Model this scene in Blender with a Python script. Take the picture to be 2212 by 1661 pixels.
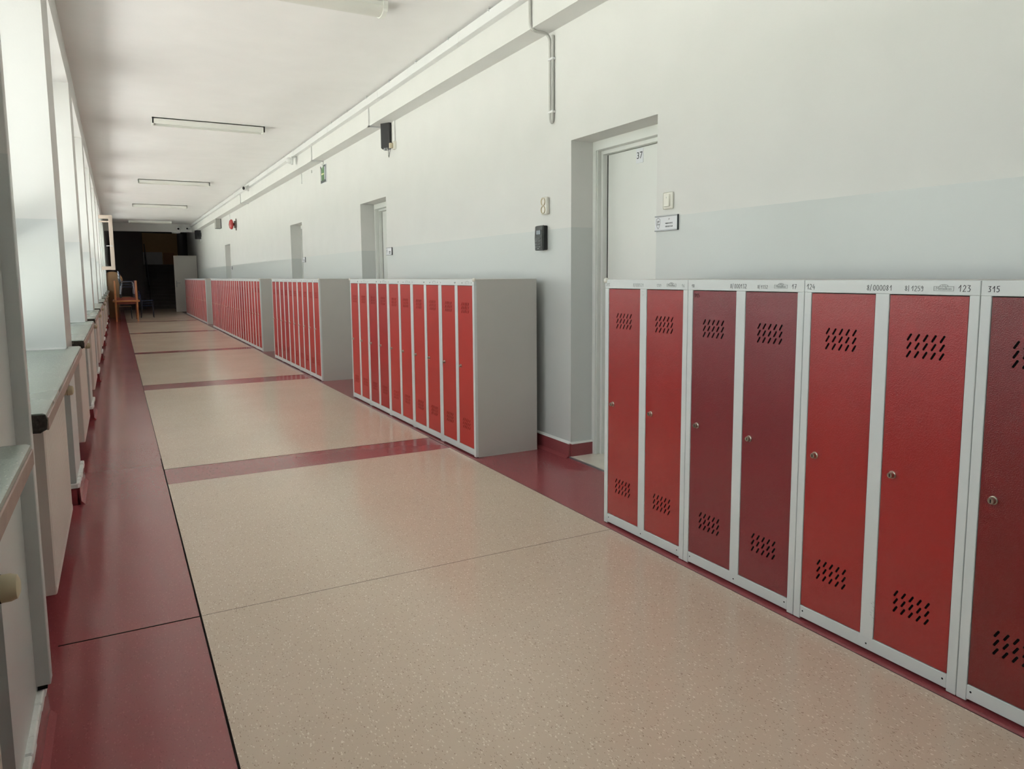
import bpy, bmesh, math, random
from math import sin, cos, pi, radians
from mathutils import Vector, Matrix
random.seed(7)
scene = bpy.context.scene
for o in list(bpy.data.objects):
    bpy.data.objects.remove(o)
COL = scene.collection

# ------------------------------------------------------------------ camera
FPX, PIT, YAW, ROLL, CAMH, SY = 1567.67, .1098, .4969, -.0075, 1.2691, -62.66
cd = bpy.data.cameras.new('camera')
cam = bpy.data.objects.new('camera', cd)
COL.objects.link(cam)
F = Vector((sin(YAW)*cos(PIT), cos(YAW)*cos(PIT), -sin(PIT)))
R = Vector((cos(YAW), -sin(YAW), 0))
U = R.cross(F)
R2 = R*cos(ROLL)+U*sin(ROLL)
U2 = -R*sin(ROLL)+U*cos(ROLL)
M = Matrix((( R2.x, U2.x, -F.x, 0), (R2.y, U2.y, -F.y, 0), (R2.z, U2.z, -F.z, CAMH), (0, 0, 0, 1)))
cam.matrix_world = M
cd.sensor_fit = 'HORIZONTAL'
cd.sensor_width = 36
cd.lens = FPX/2212*36
cd.shift_y = SY/2212
cd.clip_start = .02
cd.clip_end = 300
scene.camera = cam

# ------------------------------------------------------------------ world and sun
scene.view_settings.view_transform = 'Standard'
scene.view_settings.look = 'None'
scene.view_settings.gamma = 1
scene.view_settings.use_curve_mapping = False
scene.view_settings.exposure = EXPOSURE = 0.07
w = bpy.data.worlds.new('overcast_sky')
scene.world = w
w.use_nodes = True
bg = w.node_tree.nodes['Background']
bg.inputs[0].default_value = (.93, .97, 1.0, 1)
bg.inputs[1].default_value = 3.4
sd = bpy.data.lights.new('sun', 'SUN')
sd.energy = 130
sd.angle = radians(3)
sd.color = (1, .985, .96)
sun = bpy.data.objects.new('sun', sd)
COL.objects.link(sun)
sun.rotation_euler = (0, radians(36), 0)      # shines from behind the building down onto the yard

# ------------------------------------------------------------------ helpers
def L(c):
    return tuple(((x/255)/12.92 if x/255 <= .04045 else ((x/255+.055)/1.055)**2.4) for x in c)+(1,)

def mat(name, col, rough=.6, metal=0, spec=.5, bump=None, noise=None, coat=0):
    """procedural principled material; bump=(scale,strength,dist), noise=(scale,amount)"""
    m = bpy.data.materials.new(name)
    m.use_nodes = True
    nt = m.node_tree
    b = nt.nodes['Principled BSDF']
    b.inputs['Roughness'].default_value = rough
    b.inputs['Metallic'].default_value = metal
    b.inputs['Specular IOR Level'].default_value = spec
    b.inputs['Coat Weight'].default_value = coat
    b.inputs['Coat Roughness'].default_value = .12
    c = L(col)
    tc = nt.nodes.new('ShaderNodeNewGeometry')
    n = nt.nodes.new('ShaderNodeTexNoise')
    sc, am = noise or (3, .04)
    n.inputs['Scale'].default_value = sc
    n.inputs['Detail'].default_value = 4
    nt.links.new(tc.outputs['Position'], n.inputs['Vector'])
    mx = nt.nodes.new('ShaderNodeMixRGB')
    mx.inputs[1].default_value = tuple(max(0, x*(1-am)) for x in c[:3])+(1,)
    mx.inputs[2].default_value = tuple(min(1, x*(1+am)) for x in c[:3])+(1,)
    nt.links.new(n.outputs['Fac'], mx.inputs[0])
    nt.links.new(mx.outputs[0], b.inputs['Base Color'])
    if bump:
        n2 = nt.nodes.new('ShaderNodeTexNoise')
        n2.inputs['Scale'].default_value = bump[0]
        n2.inputs['Detail'].default_value = 3
        nt.links.new(tc.outputs['Position'], n2.inputs['Vector'])
        bp = nt.nodes.new('ShaderNodeBump')
        bp.inputs['Strength'].default_value = bump[1]
        bp.inputs['Distance'].default_value = bump[2]
        nt.links.new(n2.outputs['Fac'], bp.inputs['Height'])
        nt.links.new(bp.outputs[0], b.inputs['Normal'])
        nt.links.new(bp.outputs[0], b.inputs['Coat Normal'])
    return m

def wall_paint(name, white, grey, z=1.59, rough=.5):
    """white paint above z, pale grey oil paint below"""
    m = mat(name, white, rough, bump=(90, .12, .002))
    nt = m.node_tree
    b = nt.nodes['Principled BSDF']
    geo = nt.nodes.new('ShaderNodeNewGeometry')
    sx = nt.nodes.new('ShaderNodeSeparateXYZ')
    nt.links.new(geo.outputs['Position'], sx.inputs[0])
    nz = nt.nodes.new('ShaderNodeTexNoise'); nz.inputs['Scale'].default_value = 9
    nt.links.new(geo.outputs['Position'], nz.inputs['Vector'])
    ma = nt.nodes.new('ShaderNodeMath'); ma.operation = 'MULTIPLY_ADD'
    ma.inputs[1].default_value = .006
    nt.links.new(nz.outputs['Fac'], ma.inputs[0]); nt.links.new(sx.outputs['Z'], ma.inputs[2])
    lt = nt.nodes.new('ShaderNodeMath'); lt.operation = 'LESS_THAN'; lt.inputs[1].default_value = z+.003
    nt.links.new(ma.outputs[0], lt.inputs[0])
    mx = nt.nodes.new('ShaderNodeMixRGB')
    src = b.inputs['Base Color'].links[0].from_socket
    nt.links.new(lt.outputs[0], mx.inputs[0]); nt.links.new(src, mx.inputs[1])
    mx.inputs[2].default_value = L(grey)
    nt.links.new(mx.outputs[0], b.inputs['Base Color'])
    mr = nt.nodes.new('ShaderNodeMapRange')
    mr.inputs['To Min'].default_value = rough+.15; mr.inputs['To Max'].default_value = .28
    nt.links.new(lt.outputs[0], mr.inputs['Value']); nt.links.new(mr.outputs[0], b.inputs['Roughness'])
    return m

def vinyl(name, base, light, dark, rough=.22, amt=(.5, .5), scale=85):
    """speckled sheet vinyl: pale and dark chips in a base colour"""
    m = bpy.data.materials.new(name); m.use_nodes = True
    nt = m.node_tree; b = nt.nodes['Principled BSDF']
    geo = nt.nodes.new('ShaderNodeNewGeometry')
    mp = nt.nodes.new('ShaderNodeMapping'); mp.inputs['Scale'].default_value = (1, .5, 1)
    nt.links.new(geo.outputs['Position'], mp.inputs['Vector'])
    big = nt.nodes.new('ShaderNodeTexNoise'); big.inputs['Scale'].default_value = 1.3; big.inputs['Detail'].default_value = 5
    nt.links.new(geo.outputs['Position'], big.inputs['Vector'])
    c0 = nt.nodes.new('ShaderNodeMixRGB'); bc = L(base)
    c0.inputs[1].default_value = tuple(x*.93 for x in bc[:3])+(1,)
    c0.inputs[2].default_value = tuple(x*1.06 for x in bc[:3])+(1,)
    nt.links.new(big.outputs['Fac'], c0.inputs[0])
    prev = c0.outputs[0]
    for k, (colr, thr, a) in enumerate(((light, .16, amt[0]), (dark, .13, amt[1]))):
        v = nt.nodes.new('ShaderNodeTexVoronoi'); v.inputs['Scale'].default_value = scale*(1+.35*k)
        v.inputs['Randomness'].default_value = 1
        nz = nt.nodes.new('ShaderNodeTexNoise'); nz.inputs['Scale'].default_value = 170
        av = nt.nodes.new('ShaderNodeVectorMath'); av.operation = 'MULTIPLY_ADD'
        nt.links.new(geo.outputs['Position'], nz.inputs['Vector'])
        nt.links.new(nz.outputs['Color'], av.inputs[0]); av.inputs[1].default_value = (.010, .010, 0)
        nt.links.new(mp.outputs[0], av.inputs[2]); nt.links.new(av.outputs[0], v.inputs['Vector'])
        lt = nt.nodes.new('ShaderNodeMath'); lt.operation = 'LESS_THAN'; lt.inputs[1].default_value = thr+.08
        nt.links.new(v.outputs['Distance'], lt.inputs[0])
        # only some of the cells carry a chip
        sp = nt.nodes.new('ShaderNodeSeparateColor'); nt.links.new(v.outputs['Color'], sp.inputs[0])
        gt = nt.nodes.new('ShaderNodeMath'); gt.operation = 'GREATER_THAN'; gt.inputs[1].default_value = .4
        nt.links.new(sp.outputs[0], gt.inputs[0])
        mu = nt.nodes.new('ShaderNodeMath'); mu.operation = 'MULTIPLY'
        nt.links.new(lt.outputs[0], mu.inputs[0]); nt.links.new(gt.outputs[0], mu.inputs[1])
        mu2 = nt.nodes.new('ShaderNodeMath'); mu2.operation = 'MULTIPLY'; mu2.inputs[1].default_value = a
        nt.links.new(mu.outputs[0], mu2.inputs[0])
        mx = nt.nodes.new('ShaderNodeMixRGB'); mx.inputs[2].default_value = L(colr)
        nt.links.new(mu2.outputs[0], mx.inputs[0]); nt.links.new(prev, mx.inputs[1])
        prev = mx.outputs[0]
    nt.links.new(prev, b.inputs['Base Color'])
    b.inputs['Specular IOR Level'].default_value = .5
    # worn, slightly uneven gloss
    mr = nt.nodes.new('ShaderNodeMapRange'); mr.inputs['To Min'].default_value = rough*.8; mr.inputs['To Max'].default_value = rough*1.3
    nt.links.new(big.outputs['Fac'], mr.inputs['Value']); nt.links.new(mr.outputs[0], b.inputs['Roughness'])
    n3 = nt.nodes.new('ShaderNodeTexNoise'); n3.inputs['Scale'].default_value = 2.2; n3.inputs['Detail'].default_value = 2
    nt.links.new(geo.outputs['Position'], n3.inputs['Vector'])
    bp = nt.nodes.new('ShaderNodeBump'); bp.inputs['Strength'].default_value = .12; bp.inputs['Distance'].default_value = .01
    nt.links.new(n3.outputs['Fac'], bp.inputs['Height']); nt.links.new(bp.outputs[0], b.inputs['Normal'])
    return m

def glass_mat(name, tint=(1, 1, 1)):
    m = bpy.data.materials.new(name); m.use_nodes = True
    nt = m.node_tree; nt.nodes.remove(nt.nodes['Principled BSDF'])
    out = nt.nodes['Material Output']
    t = nt.nodes.new('ShaderNodeBsdfTransparent'); t.inputs[0].default_value = tint+(1,)
    g = nt.nodes.new('ShaderNodeBsdfGlossy'); g.inputs['Roughness'].default_value = .02
    fr = nt.nodes.new('ShaderNodeFresnel'); ge = nt.nodes.new('ShaderNodeNewGeometry'); mr = nt.nodes.new('ShaderNodeMapRange')
    mr.inputs['To Min'].default_value = 1.5; mr.inputs['To Max'].default_value = 1/1.5
    nt.links.new(ge.outputs['Backfacing'], mr.inputs['Value']); nt.links.new(mr.outputs[0], fr.inputs[0])
    mx = nt.nodes.new('ShaderNodeMixShader')
    nt.links.new(fr.outputs[0], mx.inputs[0]); nt.links.new(t.outputs[0], mx.inputs[1]); nt.links.new(g.outputs[0], mx.inputs[2])
    nt.links.new(mx.outputs[0], out.inputs[0])
    return m

MT = {}
MT['wall'] = wall_paint('wall_paint', (218, 218, 215), (203, 207, 205))
MT['beam'] = mat('beam_paint', (216, 216, 213), .7)
MT['ceiling'] = mat('ceiling_paint', (246, 245, 243), .8, bump=(60, .1, .002))
MT['white'] = mat('white_plastic', (222, 223, 222), .35)
MT['cream'] = mat('aged_cream_plastic', (206, 194, 166), .4)
MT['ivory'] = mat('ivory_plastic', (228, 226, 216), .25)
MT['doorpaint'] = mat('door_white_laminate', (226, 228, 224), .4)
MT['frame'] = mat('locker_grey_steel', (214, 218, 217), .33, bump=(700, .25, .0008))
MT['side'] = mat('locker_side_grey', (194, 192, 187), .42, bump=(500, .15, .0006))
MT['inside'] = mat('locker_inside_shade', (14, 11, 11), .9, spec=.1)
MT['red'] = mat('locker_red_powder_coat', (154, 30, 30), .27, spec=.5, coat=.6, bump=(360, .45, .0018), noise=(2.5, .08))
MT['burgundy'] = mat('locker_burgundy_powder_coat', (120, 27, 37), .27, spec=.5, coat=.6, bump=(360, .45, .0018), noise=(2.5, .08))
MT['shaded_red'] = mat('locker_shaded_red_powder_coat', (112, 19, 21), .27, spec=.5, coat=.6, bump=(330, .5, .002), noise=(2.5, .08))  # red coat again, with the dimmer light painted into its colour
MT['crimson'] = mat('locker_crimson_powder_coat', (164, 38, 38), .45, spec=.3, bump=(420, .2, .0006), noise=(2.5, .08))
MT['brick'] = mat('locker_brick_red_powder_coat', (178, 52, 46), .45, spec=.3, bump=(420, .2, .0006), noise=(2.5, .08))
MT['chrome'] = mat('brushed_nickel', (190, 182, 170), .28, metal=1)
MT['black'] = mat('black_plastic', (28, 28, 31), .55)
MT['darkhole'] = mat('dark_hole', (12, 11, 11), .9)
MT['charcoal'] = mat('charcoal_plastic', (62, 66, 65), .4)
MT['ink'] = mat('black_marker_ink', (45, 47, 50), .6)
MT['greyink'] = mat('faded_grey_ink', (128, 132, 132), .6)
MT['emboss'] = mat('embossed_grey', (150, 154, 152), .4)
MT['beige'] = vinyl('beige_speckled_vinyl', (207, 187, 168), (236, 224, 208), (134, 110, 90), .17, (.8, .75), 125)
MT['maroon'] = vinyl('maroon_speckled_vinyl', (142, 68, 72), (172, 92, 96), (104, 44, 48), .17, (.3, .4), 130)
MT['seam'] = mat('black_weld_seam', (30, 22, 20), .8, spec=.1)
MT['terrazzo'] = vinyl('grey_green_terrazzo', (132, 142, 134), (176, 180, 170), (90, 98, 94), .25, (.35, .5), 160)
MT['sillend'] = mat('broken_dark_sill_end', (52, 44, 38), .9, bump=(120, 1, .01), noise=(60, .7))
MT['silledge'] = mat('worn_sill_edge', (150, 128, 118), .5, noise=(18, .25))
MT['rad'] = mat('radiator_cream_enamel', (222, 212, 204), .35)
MT['radgrille'] = mat('radiator_grille_grey', (70, 72, 72), .5)
MT['valve'] = mat('valve_beige_plastic', (196, 184, 152), .4)
MT['plaster'] = mat('white_plaster_trim', (236, 238, 236), .7, bump=(30, .6, .01))
MT['upvc'] = mat('window_upvc', (232, 226, 218), .35)
MT['glass'] = glass_mat('clear_glass', (.96, .98, .97))
MT['tube'] = mat('unlit_white_tube', (232, 234, 228), .3)
MT['case'] = mat('lamp_case_white', (240, 241, 234), .4)
MT['diff'] = mat('opal_lamp_cover', (226, 226, 218), .35)
MT['tile'] = mat('cream_marble_tile', (214, 208, 196), .25, noise=(14, .12))
MT['alu'] = mat('aluminium', (160, 162, 164), .35, metal=.8)
MT['paper'] = mat('white_paper', (226, 228, 232), .7)
MT['green'] = mat('green_exit_sign', (84, 124, 78), .5, noise=(40, .15))
MT['signdark'] = mat('dark_sign_border', (62, 68, 72), .5)
MT['lemon'] = mat('pale_yellow_print', (206, 208, 150), .5)
MT['bellred'] = mat('bell_red_enamel', (168, 56, 56), .25)
MT['bellgrey'] = mat('bell_back_metal', (120, 116, 108), .4, metal=.5)
MT['wood'] = mat('varnished_beech', (176, 116, 72), .35, noise=(12, .18))
MT['redtop'] = mat('red_brown_board', (120, 52, 38), .5)
MT['tan'] = mat('tan_fibreboard', (104, 76, 46), .6)
MT['blue'] = mat('blue_chair_shell', (34, 46, 84), .4)
MT['tubegrey'] = mat('grey_tube_steel', (130, 134, 142), .35, metal=.4)
MT['tubedark'] = mat('dark_blue_tube_steel', (30, 36, 46), .4)
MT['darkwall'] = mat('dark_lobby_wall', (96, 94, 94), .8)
MT['ochre'] = mat('ochre_lobby_wall', (186, 148, 100), .8)
MT['stone'] = mat('dark_stair_stone', (120, 114, 108), .6)
MT['rail'] = mat('dark_painted_rail', (54, 48, 44), .5)
MT['ground'] = mat('concrete_yard', (196, 193, 192), .9)
MT['grass'] = mat('mown_grass', (112, 113, 106), .95, noise=(4, .25))
MT['facade'] = mat('outer_facade', (190, 186, 176), .9)

def link(name, me, m, parent=None, loc=None):
    o = bpy.data.objects.new(name, me)
    COL.objects.link(o)
    if m is not None and not me.materials:
        me.materials.append(m)
    if parent: o.parent = parent
    if loc: o.location = loc
    return o

class MB:
    """collects shapes into one mesh"""
    def __init__(s): s.bm = bmesh.new()
    def box(s, x0, x1, y0, y1, z0, z1, bev=0, seg=1):
        r = bmesh.ops.create_cube(s.bm, size=1)
        vs = r['verts']
        for v in vs:
            v.co = Vector(((x0+x1)/2+v.co.x*(x1-x0), (y0+y1)/2+v.co.y*(y1-y0), (z0+z1)/2+v.co.z*(z1-z0)))
        if bev:
            es = list({e for v in vs for e in v.link_edges})
            bmesh.ops.bevel(s.bm, geom=es, offset=bev, segments=seg, affect='EDGES', profile=.6)
        return s
    def cyl(s, p, q, r, r2=None, n=12, caps=True):
        p, q = Vector(p), Vector(q); d = q-p
        m = Matrix.Translation((p+q)/2) @ d.to_track_quat('Z', 'Y').to_matrix().to_4x4()
        bmesh.ops.create_cone(s.bm, cap_ends=caps, segments=n, radius1=r, radius2=r if r2 is None else r2, depth=d.length, matrix=m)
        return s
    def tube(s, pts, r, n=8):
        pts = [Vector(p) for p in pts]; rings = []
        up = None
        for i, p in enumerate(pts):
            t = (pts[min(i+1, len(pts)-1)]-pts[max(i-1, 0)]).normalized()
            if up is None: up = t.orthogonal().normalized()
            up = (up-t*up.dot(t)).normalized(); sd = t.cross(up)
            rings.append([s.bm.verts.new(p+(up*cos(2*pi*k/n)+sd*sin(2*pi*k/n))*r) for k in range(n)])
        for a, b in zip(rings, rings[1:]):
            for k in range(n): s.bm.faces.new((a[k], a[(k+1) % n], b[(k+1) % n], b[k]))
        s.bm.faces.new(rings[0][::-1]); s.bm.faces.new(rings[-1])
        return s
    def lathe(s, prof, origin, axis, n=20):
        """prof = [(radius, distance along axis)]"""
        q = Vector(axis).to_track_quat('Z', 'Y'); o = Vector(origin); rings = []
        for r, h in prof:
            rings.append([s.bm.verts.new(o+q @ Vector((r*cos(2*pi*k/n), r*sin(2*pi*k/n), h))) for k in range(n)])
        for a, b in zip(rings, rings[1:]):
            for k in range(n): s.bm.faces.new((a[k], a[(k+1) % n], b[(k+1) % n], b[k]))
        s.bm.faces.new(rings[0][::-1]); s.bm.faces.new(rings[-1])
        return s
    def prism(s, pts, vec):
        """extrude the planar polygon pts along vec"""
        vec = Vector(vec)
        a = [s.bm.verts.new(Vector(p)) for p in pts]; b = [s.bm.verts.new(Vector(p)+vec) for p in pts]
        n = len(a)
        s.bm.faces.new(a[::-1]); s.bm.faces.new(b)
        for k in range(n): s.bm.faces.new((a[k], a[(k+1) % n], b[(k+1) % n], b[k]))
        return s
    def mesh(s, name, smooth=False):
        bmesh.ops.recalc_face_normals(s.bm, faces=s.bm.faces)
        me = bpy.data.meshes.new(name); s.bm.to_mesh(me); s.bm.free()
        if smooth:
            me.polygons.foreach_set('use_smooth', [True]*len(me.polygons))
            me.set_sharp_from_angle(angle=radians(40))
        return me
    def build(s, name, m, parent=None, smooth=False):
        return link(name, s.mesh(name, smooth), m, parent)

def thing(name, label, cat, loc=(0, 0, 0), group=None, rz=0):
    o = bpy.data.objects.new(name, None); COL.objects.link(o)
    o.empty_display_size = .1
    o.location = loc; o.rotation_euler = (0, 0, rz); o['label'] = label; o['category'] = cat
    if group: o['group'] = group
    return o
def tag(o, label, cat, group=None):
    o['label'] = label; o['category'] = cat
    if group: o['group'] = group
    return o
def struct(o, label=None):
    o['kind'] = 'structure'
    if label: o['label'] = label
    return o
def sroot(name, label=None, loc=(0, 0, 0)):
    o = bpy.data.objects.new(name, None); COL.objects.link(o); o.location = loc
    return struct(o, label)

def text_mesh(s, size, name='lettering'):
    cu = bpy.data.curves.new(name, 'FONT'); cu.body = s; cu.size = size; cu.align_x = 'CENTER'; cu.align_y = 'CENTER'
    cu.extrude = .0003; cu.resolution_u = 2
    o = bpy.data.objects.new(name, cu); COL.objects.link(o)
    bpy.context.view_layer.update()
    me = bpy.data.meshes.new_from_object(o.evaluated_get(bpy.context.evaluated_depsgraph_get()))
    bpy.data.objects.remove(o); bpy.data.curves.remove(cu)
    return me
TEXTROT = Matrix(((0, 0, -1, 0), (-1, 0, 0, 0), (0, 1, 0, 0), (0, 0, 0, 1)))   # lettering that faces -X and reads towards -Y
def wall_text(s, size, x, y, z, m, parent, name='lettering'):
    me = text_mesh(s, size, name); me.transform(Matrix.Translation((x, y, z)) @ TEXTROT)
    return link(name, me, m, parent)

STROKES = {
 '0': [[(.3, 1), (.05, .8), (0, .4), (.15, 0), (.4, 0), (.55, .4), (.5, .85), (.3, 1)]],
 '1': [[(.05, .55), (.4, 1), (.35, 0)]],
 '2': [[(.05, .8), (.25, 1), (.5, .85), (.45, .55), (0, 0), (.55, .02)]],
 '3': [[(.05, .95), (.5, .97), (.22, .58), (.5, .4), (.4, .05), (.02, .05)]],
 '4': [[(.3, 1), (0, .35), (.55, .38)], [(.45, .65), (.4, 0)]],
 '5': [[(.55, 1), (.12, .97), (.08, .6), (.42, .58), (.5, .2), (.25, 0), (0, .08)]],
 '6': [[(.45, 1), (.08, .55), (.05, .1), (.35, 0), (.5, .3), (.3, .5), (.08, .35)]],
 '7': [[(.02, .95), (.55, 1), (.2, 0)], [(.12, .48), (.5, .5)]],
 '8': [[(.3, .52), (.05, .78), (.3, 1), (.5, .78), (.3, .52), (.02, .22), (.28, 0), (.52, .22), (.3, .52)]],
 '9': [[(.5, .75), (.25, .55), (.05, .75), (.28, 1), (.5, .78), (.42, 0), (.1, .02)]],
 '/': [[(0, -.15), (.3, 1.1)]], '|': [[(.1, -.1), (.12, 1.1)]], ' ': [],
 '~': [[(0, .5), (.2, .8), (.3, .2), (.55, .6)]], 'x': [[(0, .1), (.25, .9), (.45, .3), (.6, .8)]]}
def handwriting(mb, s, y, z, h, th, x=-.0012, jit=.06, pitch=.8):
    """pen strokes on a surface facing -X, starting at y (screen left = +Y), base line z"""
    for ch in s:
        for st in STROKES[ch]:
            pts = [(y-(u+random.uniform(-jit, jit)*.4)*h*.85, z+(v+random.uniform(-jit, jit)*.4)*h) for u, v in st]
            for (y0, z0), (y1, z1) in zip(pts, pts[1:]):
                d = math.hypot(y1-y0, z1-z0) or 1; ny, nz = -(z1-z0)/d*th/2, (y1-y0)/d*th/2
                ey, ez = (y1-y0)/d*th*.3, (z1-z0)/d*th*.3
                mb.prism([(x, y0+ny-ey, z0+nz-ez), (x, y1+ny+ey, z1+nz+ez), (x, y1-ny+ey, z1-nz+ez), (x, y0-ny-ey, z0-nz-ez)], (.0010, 0, 0))
        y -= h*pitch*.85

# ------------------------------------------------------------------ dimensions
XP = -.26            # face of the piers between the windows
XN = -.43            # parapet face inside the window niches
XG = -.60            # window plane
XW = 2.719           # right wall
ZC = 3.21            # ceiling
YB = -4.5            # wall behind the camera
YE = 29.25           # end beam
PIERS = [-.93, 1.86, 4.68, 7.50, 10.28, 13.03, 15.80, 18.58, 21.30, 24.10]
PW = .53
LASTP = 26.9

# ------------------------------------------------------------------ floor
fl = sroot('floor')
MB().box(-.62, 3.1, YB-.2, 33.45, -.12, 0).build('floor_slab', MT['maroon'], fl)
XB, XR = .211, 2.107
bands = [(YB, 2.860), (2.8635, 4.862), (5.263, 9.156), (9.60, 13.62), (13.96, 18.69), (19.02, 23.66), (24.0, 33.4)]
for a, b in bands:
    MB().box(XB, XR, a, b, -.01, .0012).build('vinyl_panel', MT['beige'], fl)
for a, b in ((YB, 5.6), (5.6, 29)):
    MB().box(XB-(.0065 if a < 0 else .003), XB, a, b, -.01, .0016).build('weld_seam', MT['seam'], fl)
    MB().box(XR, XR+(.003 if a < 0 else .002), a, b, -.01, .0016).build('weld_seam', MT['seam'], fl)
MB().box(XB, XR, 2.860, 2.8635, -.01, .0008).build('weld_seam', MT['seam'], fl)
MB().box(-.25, XB-.0065, 2.8595, 2.8645, -.01, .0010).build('weld_seam', MT['seam'], fl)
for y in (4.862, 5.263-.003, 9.156, 9.60-.003):
    MB().box(XB, XR, y, y+.003, -.01, .0008).build('weld_seam', MT['seam'], fl)

# ------------------------------------------------------------------ ceiling
MB().box(-.95, 3.1, YB-.2, 33.4, ZC, ZC+.3).build('ceiling', MT['ceiling']); struct(bpy.data.objects['ceiling'])

# ------------------------------------------------------------------ left wall with window niches
ZS, ZH = .885, 2.945     # sill top, window head
ys = [(p, p+PW) for p in PIERS]
def wl(x1, y0, y1, z0, z1):
    return struct(MB().box(-.95, x1, y0, y1, z0, z1).build('wall_left', MT['wall']))
wl(XP, YB-.2, PIERS[0]+PW, 0, ZC)  # unseen stretch, left windowless to darken the foreground
for p0, p1 in ys[1:]: wl(XP, p0, p1, 0, ZC)              # piers
wl(XP, LASTP, YE+.35, 0, ZC)
ends = [(ys[i][1], ys[i+1][0]) for i in range(len(ys)-1)]+[(ys[-1][1], LASTP)]
for a, b in ends:
    wl(XN, a, b, 0, ZS-.06)                               # parapet below the window
    wl(XP, a, b, ZH, ZC)                                  # lintel above it
# skirting on the left: vinyl upstand with a plaster cap on every pier
bl = sroot('baseboard_left')
def upstand(mb, x0, x1, y0, y1):
    mb.box(x0, x1, y0, y1, 0, .10)
mb = MB()
allp = [(YB, PIERS[0]+PW)]+ys[1:]+[(LASTP, YE+.35)]
for p0, p1 in allp:
    mb.prism([(XP, p0-.012, 0), (XP+.035, p0-.012, 0), (XP+.018, p0-.012, .02), (XP+.014, p0-.012, .1), (XP, p0-.012, .1)], (0, p1-p0+.024, 0))
    mb.prism([(XN, p0-.012, 0), (XN, p0-.012, .1), (XP+.002, p0-.012, .1), (XP+.012, p0-.012, 0)], (0, .013, 0))
for a, b in ends: mb.box(XN, XN+.014, a, b, 0, .1)
mb.build('vinyl_upstand', MT['maroon'], bl)
for p0, p1 in allp:
    m2 = MB(); n = 7
    a0 = max(p0, -1.5)-.02
    for k in range(n):
        ya = a0+(p1+.01-a0)*k/n; yb = a0+(p1+.01-a0)*(k+1)/n; j = random.uniform(-.002, .003)
        m2.box(XP-.005, XP+.017+j, ya, yb+.001, .098, .128+j*1.5, .004)
    m2.box(XN, XP+.01, a0-.004, a0+.012, .098, .125, .004)
    m2.build('plaster_cap', MT['plaster'], bl)
# pier-edge strip on the nearest pier
cs = thing('cable_duct', 'slim painted vertical duct on the far edge of the nearest window pier', 'duct', (XP, 2.33, .142))
m2 = MB().box(-.002, .035, -.025, .025, 0, ZC-.143, .002); m2.build('duct_cover', MT['wall'], cs)
MB().box(.003, .026, -.024, .0, -.010, .001).build('duct_end_gap', MT['darkhole'], cs)

# windows
def window(i, a, b, openbay=None):
    wr = sroot('window_%d' % i)
    f = MB()
    f.box(XG-.06, XG+.02, a, a+.06, ZS, ZH); f.box(XG-.06, XG+.02, b-.06, b, ZS, ZH)
    f.box(XG-.059, XG+.0185, a+.002, b-.002, ZS+.001, ZS+.06); f.box(XG-.059, XG+.0185, a+.002, b-.002, ZH-.06, ZH-.001)
    f.box(XG-.0585, XG+.0185, a+.002, b-.002, 1.41, 1.47)
    w3 = (b-a)/3
    for k in (1, 2): f.box(XG-.06, XG+.02, a+w3*k-.03, a+w3*k+.03, ZS+.002, ZH-.002)
    f.build('window_frame', MT['upvc'], wr)
    for k in range(3):
        y0, y1 = a+w3*k+.035, a+w3*(k+1)-.035
        MB().box(XG-.03, XG-.022, y0, y1, ZS+.05, 1.42).build('pane', MT['glass'], wr)
        if k == openbay: continue
        s = MB(); z0, z1 = 1.475, ZH-.05
        s.box(XG-.04, XG+.03, y0-.02, y0+.05, z0, z1, .004); s.box(XG-.04, XG+.03, y1-.05, y1+.02, z0, z1, .004)
        s.box(XG-.039, XG+.0285, y0+.04, y1-.04, z0+.0015, z0+.07, .003); s.box(XG-.039, XG+.0285, y0+.04, y1-.04, z1-.07, z1-.0015, .003)
        c = s.build('casement', MT['upvc'], wr)
        MB().box(XG-.01, XG-.002, y0+.04, y1-.04, z0+.06, z1-.06).build('pane', MT['glass'], c)
        MB().box(XG+.03, XG+.045, y1-.03, y1-.01, 1.95, 2.02).box(XG+.045, XG+.06, y1-.03, y1-.01, 1.90, 2.0).build('handle', MT['white'], c)
    # terrazzo sill, broken dark end, ears over the piers
    sa, sb = a+.06, b+.15
    xf = -.195
    prof = [(XG+.02, ZS-.055), (xf-.018, ZS-.055), (xf-.004, ZS-.048), (xf, ZS-.02), (xf-.004, ZS-.004), (xf-.012, ZS), (XG+.02, ZS)]
    si = MB().prism([(x, sa, z) for x, z in prof], (0, b-sa, 0))
    si.prism([(XP+.001, b, ZS-.055), (xf-.018, b, ZS-.055), (xf-.004, b, ZS-.048), (xf, b, ZS-.02), (xf-.004, b, ZS-.004), (xf-.012, b, ZS), (XP+.001, b, ZS)], (0, sb-b, 0))
    so = si.build('window_sill', MT['terrazzo'], wr, True)
    MB().box(xf-.006, xf+.0015, sa+.002, sb-.002, ZS-.05, ZS-.012, .002).build('sill_edge', MT['silledge'], so)
    pts = [(xf-.085, ZS-.054), (xf-.02, ZS-.056), (xf-.004, ZS-.046), (xf-.001, ZS-.02), (xf-.006, ZS-.004), (xf-.09, ZS-.003)]
    MB().prism([(x, sa-.006, z) for x, z in pts], (0, .008, 0)).build('broken_end', MT['sillend'], so)
    MB().box(XG+.02, XP-.004, b-.012, b+.001, ZS, ZS+.008).build('sealant', MT['white'], so)
    return wr
OPEN = 8
wins = []
for i, (a, b) in enumerate(ends):
    wins.append(window(i+1, a, b, 0 if i == OPEN-1 else None))
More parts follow.
